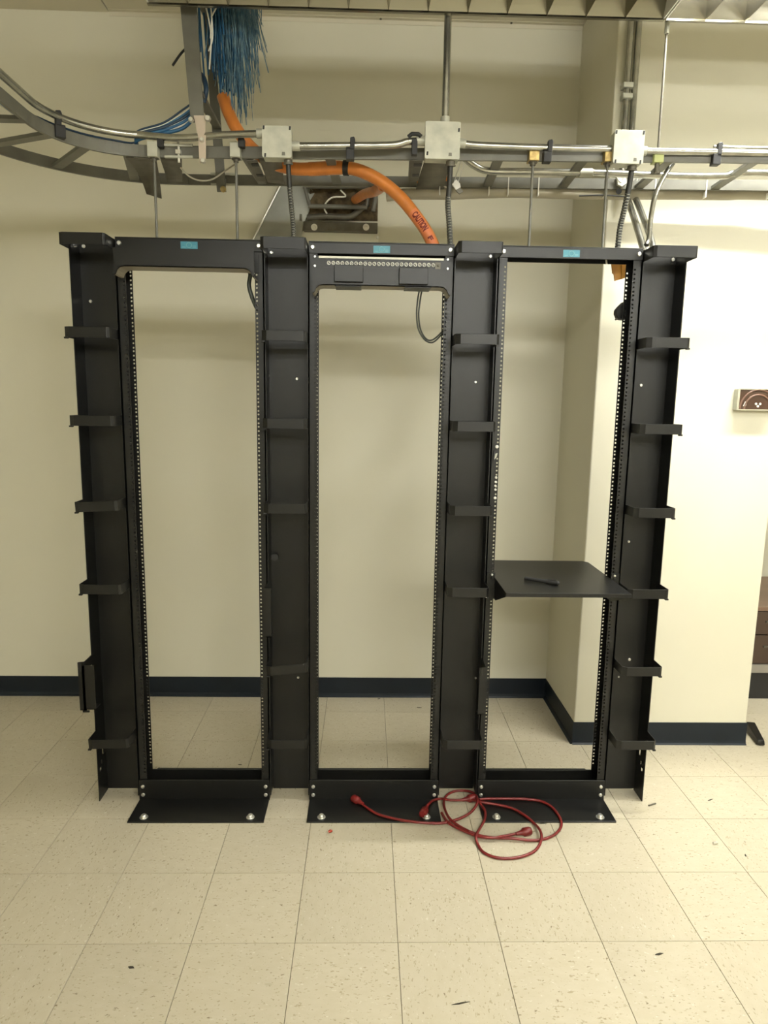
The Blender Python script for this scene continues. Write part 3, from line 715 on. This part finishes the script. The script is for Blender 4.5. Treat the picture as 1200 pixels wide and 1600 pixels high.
tag(MB().tube(P, .009, 8).build('orange_cable', M['orange']), 'thin orange cable resting on the rear rail behind the wide plate', 'cable')

# ------------------------------------------------------------------ blue cables
root = at(345, 10, Y=.22)
mb = MB()
for i in range(330):     # frayed pale strands
    u = random.random(); t = random.betavariate(2.2, 2.2)
    top = Vector((-.595+.115*t+random.uniform(-.006, .006), .10+.24*u, CEIL-random.uniform(.0, .06)))
    L = random.uniform(.46, .71)-abs(t-.42)*.36; spread = (t-.25)*.05+random.gauss(0, .009)
    if random.random() < .05: spread += random.uniform(.01, .055)
    pts = [top, top+Vector((spread*.15+random.gauss(0, .004), 0, -L*.35)), top+Vector((spread*.5+random.gauss(0, .007), 0, -L*.7)), top+Vector((spread+random.gauss(0, .012), random.gauss(0, .01), -L))]
    mb.tube(spline(pts, 2), random.choice((.0011, .0014, .0019)), 3, cap=False)
fr = mb.build('frayed_cable_bundle', M['fray'])
tag(fr, 'dense frayed bundle of cut pale blue cable strands hanging from the ceiling', 'cable bundle', kind='stuff')
mb = MB()
for i in range(46):
    t = i/45; top = Vector((-.660+.10*random.random(), .08+.24*random.random(), CEIL)); L = random.uniform(.45, .66)
    mb.tube(spline([top, top+Vector((.004+random.gauss(0, .004), 0, -L*.5)), top+Vector((.035*random.random(), 0, -L))], 3), .0035, 6)
j = mb.build('blue_jackets', M['cableblue'], fr); j['kind'] = 'stuff'; j['label'] = 'deep blue cable jackets'
for k, (xs_, ye) in enumerate((((321, 326, 330, 327), 108), ((329, 331, 332, 326), 80), ((340, 331, 331, 329), 60))):
    ys_ = (8, 30, 60 if k < 2 else 25, ye)
    MB().tube(spline([at(x, y, Y=.06) for x, y in zip(xs_, sorted(ys_))], 6), .0028, 6).build('white_cable', M['white'], fr)
P = spline([at(318, 160, Y=.10), at(322, 140, Y=.09), at(318, 122, Y=.10), at(312, 115, Y=.12)], 6)
MB().tube(P, .009, 8).build('dark_cable_end', M['cablenavy'], fr)
tag(MB().tube(spline([at(290, 76, Y=.12), at(281, 86, Y=.10), at(270, 102, Y=.08)], 5), .0042, 8).build('cable_stub', M['blackdull']), 'short black cable stub poking out left of the upright runway', 'cable')
# data cables sweeping from the upright runway into the bend
labs = ('uppermost dark cable sweeping down into the runway bend', 'white cable between the blue ones sweeping into the bend', 'blue cable of the sweep, just under the white one', 'thin white cable in the lower half of the cable sweep',
        'thick blue cable near the bottom of the cable sweep', 'lowest blue cable of the sweep, on the runway rungs', 'dark blue cable on the inner side of the runway bend', 'pale cable tucked along the bend above the rail')
spec = [('cablenavy', .0035, 160, 0), ('white', .003, 166, 3), ('cableblue', .005, 168, 5), ('white', .003, 176, 8), ('cableblue', .006, 178, 10), ('cableblue', .006, 186, 14), ('cablenavy', .006, 172, 6), ('white', .0028, 181, 11)]
for k, ((mm, rr, y0, dz), lab) in enumerate(zip(spec, labs)):
    off = k*.007
    pts = [at(302, y0, Y=.12), at(285, y0+12+dz*.2, Y=.11), at(255, 192+dz*1.2, Y=.10), at(215, 205+dz, Y=.09)]
    for a in range(100, 181, 12):
        q = math.radians(a); rr_ = .312+off*.9
        pts.append(Vector((-.83+rr_*math.cos(q), -.20+rr_*math.sin(q), LZ+.054-dz*.0009)))
    pts += [Vector((-.83-rr_, -.5, LZ+.054-dz*.0009)), Vector((-.83-rr_, -1.4, LZ+.054-dz*.0009))]
    tag(MB().tube(spline(pts, 5), rr, 8).build('data_cable', M[mm]), lab, 'cable', 'cables sweeping into the runway bend')
tag(MB().tube(spline([at(282, 262, Y=.14), at(295, 275, Y=.16), at(312, 282, Y=.18), at(332, 280, Y=.2), at(350, 268, Y=.2), at(368, 256, Y=.2)], 5), .003, 6).build('thin_wire', M['duct']), 'thin pale wire sagging under the runway near the splice', 'cable')

# small hardware under the runway
e = empty('spring_clip', at(733, 295, Y=.2), 'small white clip with a dark tab hanging beside the middle whip', 'clip'); o = e.location
MB().prism([at(x, y, Y=.2)-o for x, y in ((706, 288), (713, 280), (719, 287), (720, 293), (713, 297))], (0, .01, 0)).build('clip_body', M['white'], e, .001)
MB().prism([at(x, y, Y=.2)-o for x, y in ((712, 297), (719, 293), (724, 299), (718, 303))], (0, .008, 0)).build('clip_tab', M['dull'], e)
MB().tube([at(x, y, Y=.2)-o for x, y in ((709, 286), (717, 262), (722, 244), (724, 258), (716, 284))], .0015, 5).build('wire', M['zinc'], e)
e = empty('wire_hook', at(692, 292, Y=.3), 'bent silver wire hook on the rear rail beside the middle whip', 'hook'); o = e.location
MB().tube(spline([at(x, y, Y=.3)-o for x, y in ((687, 305), (687, 292), (690, 289), (696, 292), (703, 293))], 4), .0025, 6).build('wire', M['zinc'], e)
e = empty('cable_hook', at(970, 290, Y=.3), 'small tangle of silver wire and a black knob under the right box', 'hook'); o = e.location
MB().tube(spline([at(x, y, Y=.3)-o for x, y in ((958, 262), (963, 275), (970, 285), (975, 275), (974, 262))], 4), .0025, 6).tube(spline([at(x, y, Y=.3)-o for x, y in ((990, 282), (992, 276), (996, 277), (995, 283))], 4), .002, 6).build('wire', M['zinc'], e)
MB().prism([at(x, y, Y=.3)-o for x, y in ((964, 275), (977, 272), (980, 286), (972, 292), (965, 288))], (0, .015, 0)).build('clip_body', M['galv'], e, .002)
MB().cyl(at(967, 299, Y=.3)-o, at(967, 299, Y=.27)-o, .011, 10).build('knob', M['blackdull'], e)

# ------------------------------------------------------------------ wall sleeve behind the runway
YW = .955
e = empty('wall_sleeve', at(532, 355, Y=WY), 'steel bracket and tube frame around a stuffed cable opening in the wall', 'wall sleeve'); o = e.location
q0, q1 = at(474, 346, Y=YW-.03), at(590, 362, Y=YW-.03)
MB().box(q0.x-o.x, q1.x-o.x, YW-.03-o.y, WY-o.y, q1.z-o.z, q0.z-o.z+.002).build('channel', M['dull'], e, .003)
for px in (491, 572): MB().bolt(at(px, 355, Y=YW-.03)-o, (0, -1, 0), .006, .008, .0155).build('bolt', M['zinc'], e)
q0, q1 = at(478, 290, Y=WY), at(590, 346, Y=WY)
# stuffed opening: a lumpy pad of mineral wool
mb = MB(); nx, nz = 16, 9; vs = []
for jz in range(nz):
    for ix in range(nx):
        ed = 0 if ix in (0, nx-1) or jz in (0, nz-1) else 1
        vs.append((q0.x-o.x+(q1.x-q0.x)*ix/(nx-1), WY-o.y-.002-ed*(.03+random.uniform(-.014, .016)), q1.z-o.z+(q0.z-q1.z)*jz/(nz-1)))
mb.add(vs, [(j*nx+i, j*nx+i+1, (j+1)*nx+i+1, (j+1)*nx+i) for j in range(nz-1) for i in range(nx-1)], True).build('mineral_wool', M['wool'], e)
for A, B, r_ in (((473, 290), (588, 291), .013), ((482, 322), (574, 324), .010), ((476, 292), (484, 322), .008), ((577, 292), (573, 322), .008), ((590, 290), (583, 330), .010), ((470, 345), (470, 335), .006)):
    MB().cyl(at(*A, Y=YW-.07)-o, at(*B, Y=YW-.07)-o, r_, 10).build('frame_tube', M['steelgrey'], e)
for px in (486, 571): MB().box(*(lambda p: (p.x-o.x-.016, p.x-o.x+.016, p.y-o.y-.02, p.y-o.y+.012, p.z-o.z-.006, p.z-o.z+.006))(at(px, 287, Y=YW-.07))).build('tube_clamp', M['galv'], e, .002)
MB().tube(spline([at(x, y, Y=YW-.05)-o for x, y in ((532, 297), (540, 307), (521, 308), (510, 316), (507, 326), (511, 334))], 4), .004, 6).build('pale_wire', M['ivory'], e)
MB().tube(spline([at(x, y, Y=YW-.03)-o for x, y in ((480, 340), (510, 338), (545, 339), (560, 330), (575, 318))], 5), .014, 8).build('dark_cable', M['dull'], e)
# sloping sheet metal cheek at the left of the sleeve
P = [(438, 288), (482, 288), (494, 306), (474, 350), (468, 385), (388, 385)]
MB().prism([at(x, y, Y=YW-.01)-o for x, y in P], (0, .004, 0)).build('cheek_plate', M['sheet'], e)
a_, b_ = [at(x, y, Y=YW-.012)-o for x, y in ((440, 286), (390, 385))]
MB().cyl(a_, b_, .0055, 8).build('folded_edge', M['zinc'], e)
q0, q1 = at(468, 361, Y=WY-.005), at(591, 398, Y=WY-.005)
MB().box(q0.x-o.x, q1.x-o.x, WY-o.y-.006, WY-o.y, q1.z-o.z, q0.z-o.z).build('backing_plate', M['ivory'], e)
MB().bolt(at(590, 371, Y=WY-.006)-o, (0, -1, 0), .008, .006).build('screw', M['zinc'], e)

# ------------------------------------------------------------------ cables and bits on the racks
def hang(pts, r, lab, m='cabledark', name='hanging_cable'):
    return tag(MB().tube(spline(pts, 8), r, 8).build(name, M[m]), lab, 'cable')
hang([at(386, 420, Y=.03), at(391, 428, Y=.03), at(389, 445, Y=.03), at(393, 462, Y=.03), at(401, 481, Y=.045), at(409, 490, Y=.06)], .0075, 'thick dark cable curving down at the right post of the left rack')
hang([at(391, 424, Y=.03), at(397, 430, Y=.035), at(404, 437, Y=.05)], .004, 'short dark wire beside the thick cable in the left rack')
e = empty('cable_loop', at(660, 450, Y=.02), 'loop of two thin dark cables hanging under the trough of the middle rack', 'cable'); o = e.location
for dx in (0, 4):
    MB().tube(spline([at(x, y, Y=yy)-o for x, y, yy in ((657+dx, 446, .02), (653+dx, 466, .02), (651+dx*.8, 492, .02), (654+dx*.8, 515, .025), (664+dx*.5, 531-dx*.4, .03), (676, 535-dx, .035), (688, 525-dx, .05), (694, 517-dx, .06))], 8), .0030, 7).build('cable', M['cabledark'], e)
# amber tag, white tie and black plug behind the right post of the right rack
pts = [(955, 408), (978, 408), (978, 434), (960.5, 439), (959, 428), (957, 427)]
e = empty('amber_tag', at(966, 410, Y=.12), 'amber plastic tag hanging behind the right post of the right rack', 'tag'); o = e.location
MB().prism([at(x, y, Y=.12)-o for x, y in pts], (0, .006, 0)).build('tag_sheet', M['amber'], e, .001)
MB().prism([at(x, y, Y=.118)-o for x, y in ((971, 409), (978, 409), (978, 434), (971.5, 436))], (0, .006, 0)).build('fold', M['amber'], e, .001)
tag(MB().tube([at(947, 405, Y=.04), at(948, 413, Y=.04)], .0032, 6).build('white_tie', M['white']), 'end of a white cable tie under the top bar of the right rack', 'tie')
e = empty('black_plug', at(970, 485, Y=.10), 'black rounded plug poking out behind the right post of the right rack', 'plug'); o = e.location
P = [(980, 470), (974, 472), (967, 479), (963, 484), (962.5, 490), (965, 496), (969, 499), (978, 500)]
MB().prism([at(x, y, Y=.10)-o for x, y in P], (0, .03, 0)).build('plug_body', M['blackdull'], e, .004)
MB().cyl(at(965, 496, Y=.115)-o, at(961.5, 500, Y=.115)-o, .0035, 8).build('prong', M['dull'], e)
# zip tie, screws on the left post of the right rack
e = empty('post_screws', at(776, 697, Y=-.004), 'row of small bright screws and a tie on the left post of the right rack', 'screws'); o = e.location
for x, y, r_ in ((776.5, 698, .0065), (775, 746, .0045), (774.5, 753, .0045), (774, 759, .0045), (774, 765, .0045), (773.5, 778, .0055)):
    MB().bolt(at(x, y, Y=-.0005)-o, (0, -1, 0), r_, .004).build('screw', M['white'], e)
MB().prism([at(x, y, Y=-.006)-o for x, y in ((772, 704), (780, 702), (779, 712), (774, 719), (770, 720))], (0, .006, 0)).build('tie_block', M['blackdull'], e, .001)
MB().prism([at(x, y, Y=-.0075)-o for x, y in ((774, 709), (777.5, 708), (776, 714), (772.5, 718))], (0, .0012, 0)).build('pale_label', M['galv'], e)

# ------------------------------------------------------------------ red extension cord
e = empty('extension_cord', (.34, -.10, 0), 'tangled red extension cord lying across the rack bases and the floor', 'extension cord'); o = Vector(e.location)
def cz(px, py, h_=0):    # rest on the base plates or on the tiles
    p = at(px, py, Z=.006); on = any(abs(p.x-c_) < HW+.002 and -.16 < p.y < 0 for c_ in RACKX)
    return at(px, py, Z=(.0065 if on else 0)+.0056+h_)
def cord(pts, hs=None):
    P = [cz(x, y, (hs[i] if hs else 0)) for i, (x, y) in enumerate(pts)]
    return MB().tube([p-o for p in spline(P, 8)], .0052, 8).build('cord', M['red'], e)
cord([(563, 1253), (572, 1261), (590, 1272), (620, 1280), (655, 1285), (690, 1286), (713, 1281), (730, 1273), (742, 1262), (746, 1250), (741, 1240), (728, 1235.5), (712, 1236), (700, 1241), (694, 1250), (694.5, 1262), (702, 1278), (716, 1290), (733, 1299)],
     [0, 0, 0, 0, .002, .004, .004, .006, .010, .012, .010, .004, 0, 0, .004, .01, .008, .006, .01])
cord([(733, 1299), (752, 1306), (775, 1309), (800, 1310), (830, 1313), (850, 1311), (868, 1303), (877, 1290), (874, 1276), (862, 1261), (845, 1252), (820, 1248.5), (790, 1248), (765, 1248), (749, 1249)],
     [.01, .004, .002, .006, .002, 0, 0, 0, 0, 0, 0, .002, .004, .006, .01])
cord([(668, 1258), (676, 1251), (688, 1248), (703, 1250), (720, 1250), (735, 1249), (750, 1253), (775, 1257), (800, 1263), (820, 1274), (835, 1287), (845, 1300), (845, 1315), (836, 1329), (820, 1337), (800, 1341), (775, 1340), (756, 1332), (747, 1320), (744, 1306), (750, 1294), (757, 1281), (758, 1268), (752, 1258), (745, 1251)],
     [0, 0, .002, .012, .006, .008, .008, .002, 0, 0, .002, .014, .006, 0, 0, 0, 0, 0, 0, .014, .008, 0, 0, .004, .012])
cord([(690, 1270), (700, 1285), (720, 1296), (745, 1306), (770, 1309), (790, 1306), (810, 1302)], [.004, .006, .006, .008, .010, .004, .004])
def plug(p0, p1, kind):
    a, b = cz(*p0, .006)-o, cz(*p1, .006)-o; d = b-a; L = d.length; d.normalize()
    q = MB().tube([a, a+d*L*.25, a+d*L*.45, a+d*L*.5, a+d*L*.9, a+d*L], [.006, .008, .011, .0155, .016, .014], 12).build('plug', M['red'], e)
    if kind:
        sd = d.cross(Vector((0, 0, 1))).normalized(); mb = MB()
        for s in (-1, 1):
            c_ = b+sd*s*.0063; mb.hexa([c_+sd*u*.0008+Vector((0, 0, v*.003))+d*t for t in (0, .016) for u, v in ((-1, -1), (1, -1), (1, 1), (-1, 1))])
        mb.cyl(b+Vector((0, 0, -.006)), b+d*.018+Vector((0, 0, -.006)), .0022, 8); mb.build('prong', M['chrome'], q)
plug((567, 1256), (552, 1247), 1); plug((668, 1258), (660, 1273), 0); plug((806, 1303), (829, 1298), 1); plug((722, 1250), (742, 1246), 0)

# ------------------------------------------------------------------ litter on the floor
p = at(516, 1300, Z=.004); tag(MB().tube([(p.x-.007, p.y, .004), (p.x, p.y+.003, .006), (p.x+.006, p.y+.006, .004)], [.004, .006, .004], 8).build('red_crumb', M['redbit']), 'small red crumb on the floor before the middle rack', 'litter')
p = at(1118, 1318, Z=.004); tag(MB().cyl((p.x-.008, p.y, .005), (p.x+.008, p.y+.004, .005), .005, 8).build('loose_screw', M['zinc']), 'small silver scrap on the floor at the right', 'litter')
tag(MB().cyl((1.10, -.045, .003), (1.135, -.03, .003), .003, 6).build('metal_scrap', M['dull']), 'grey scrap on the floor at the foot of the right manager', 'litter')
for px, py, lx, ly, lab in ((1165, 1337, .003, .014, 'dark sliver on the floor at the right edge'), (1030, 1491, .014, .006, 'brown chip on the tile at the lower right'), (720, 1568, .026, .004, 'thin dark splinter on the tile at the bottom'),
                            (205, 1512, .010, .008, 'dark fleck on the tile at the lower left'), (655, 1106, .013, .004, 'dark fleck on the floor behind the middle rack'), (375, 1195, .009, .004, 'tiny dark fleck behind the left rack'),
                            (592, 1092, .008, .004, 'dark crumb at the baseboard behind the middle rack'), (847, 1287, .02, .004, 'dark scuffed splinter right of the red cord'), (1110, 1250, .016, .004, 'dark fleck on the floor right of the racks')):
    p = at(px, py, Z=0); a = random.uniform(-.3, .5)
    u, v = Vector((math.cos(a), math.sin(a), 0))*lx, Vector((-math.sin(a), math.cos(a), 0))*ly
    c_ = Vector((p.x, p.y, .0002)); tag(MB().prism([c_-u, c_-u*.2-v*.6, c_+u, c_+u*.3+v*.6, c_-u*.5+v*.4], (0, 0, .0014)).build('floor_debris', M['debris']), lab, 'litter')

# ------------------------------------------------------------------ wall device on the projection
a_, b_ = at(1155, 607, Y=PY-.04), at(1155, 641, Y=PY-.04)
e = empty('wall_gauge', (a_.x+.088, PY, b_.z), 'chrome-framed box with a glossy brown arched face on the wall projection', 'wall device')
hw_, hh_ = .088, a_.z-b_.z
MB().box(-hw_, hw_, -.038, 0, 0, hh_).build('case', M['galv'], e, .004)
MB().box(-hw_, hw_, -.043, -.036, 0, .005).box(-hw_, hw_, -.043, -.036, hh_-.004, hh_).box(-hw_, -hw_+.005, -.043, -.036, .005, hh_-.004).box(hw_-.005, hw_, -.043, -.036, .005, hh_-.004).build('frame', M['chrome'], e)
MB().box(-hw_+.005, hw_-.005, -.0395, -.037, .005, hh_-.004).build('face', M['glossbrown'], e)
for r_ in (.078, .058):
    MB().tube([(r_*math.cos(PI*i/20), -.0395, .006+min(r_, .078)*1.05*math.sin(PI*i/20)) for i in range(21)], .004, 6).build('arch', M['brownring'], e)
MB().prism([(x, -.0405, z_) for x, z_ in ((-.064, .018), (-.052, .018), (-.048, .036), (-.056, .038))], (0, .002, 0)).build('pale_mark', M['ivory'], e)
for x, z_ in ((-.008, .028), (.010, .028), (.001, .018)): MB().bolt((x, -.0395, z_), (0, -1, 0), .005, .003).build('pale_dot', M['ivory'], e)

# ------------------------------------------------------------------ low cabinet in the recess
e = empty('low_cabinet', (2.55, 1.28, 0), 'dark brown low wooden cabinet just visible past the wall projection', 'cabinet')
cx0, cx1, cy0, cy1 = -.62, .75, -.32, .34
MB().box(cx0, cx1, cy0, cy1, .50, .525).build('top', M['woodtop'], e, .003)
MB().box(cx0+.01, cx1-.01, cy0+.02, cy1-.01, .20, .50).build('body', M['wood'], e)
for k in range(3):
    x0 = cx0+.012+k*.449
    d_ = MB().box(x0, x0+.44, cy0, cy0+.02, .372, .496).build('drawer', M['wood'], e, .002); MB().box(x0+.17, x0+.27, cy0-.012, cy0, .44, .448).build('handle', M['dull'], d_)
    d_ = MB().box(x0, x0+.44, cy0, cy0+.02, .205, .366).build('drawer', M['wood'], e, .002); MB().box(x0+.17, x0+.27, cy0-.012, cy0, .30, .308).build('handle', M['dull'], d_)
MB().box(cx0, cx1, cy0-.005, cy1, .155, .20).build('lower_rail', M['graycab'], e)
MB().box(cx0+.02, cx1-.02, cy0+.01, cy1, 0, .155).build('plinth', M['blackdull'], e)
a_, b_ = at(1168, 1139, Z=.012), at(1187, 1162, Z=.012); d = (b_-a_).normalized(); s_ = d.cross(Vector((0, 0, 1)))
e = empty('foot_bar', (b_.x, b_.y, 0), 'black metal foot bar on the floor at the corner of the wall projection', 'foot bar'); o = Vector(e.location)
a_ = a_+Vector((.012, 0, 0)); b_ = b_+Vector((.006, 0, 0))
Z0 = Vector((0, 0, 0)); 
def fl(p, z_): return Vector((p.x, p.y, z_))-o
MB().hexa([fl(a_-s_*.02, .004), fl(a_+s_*.02, .004), fl(b_+s_*.02, .004), fl(b_-s_*.02, .004), fl(a_-s_*.02, .05), fl(a_+s_*.02, .05), fl(b_+s_*.014, .030), fl(b_-s_*.014, .030)]).build('bar', M['black'], e, .004)
MB().cyl(fl(b_-d*.02, 0), fl(b_-d*.02, .006), .013, 12).build('glide', M['blackdull'], e)
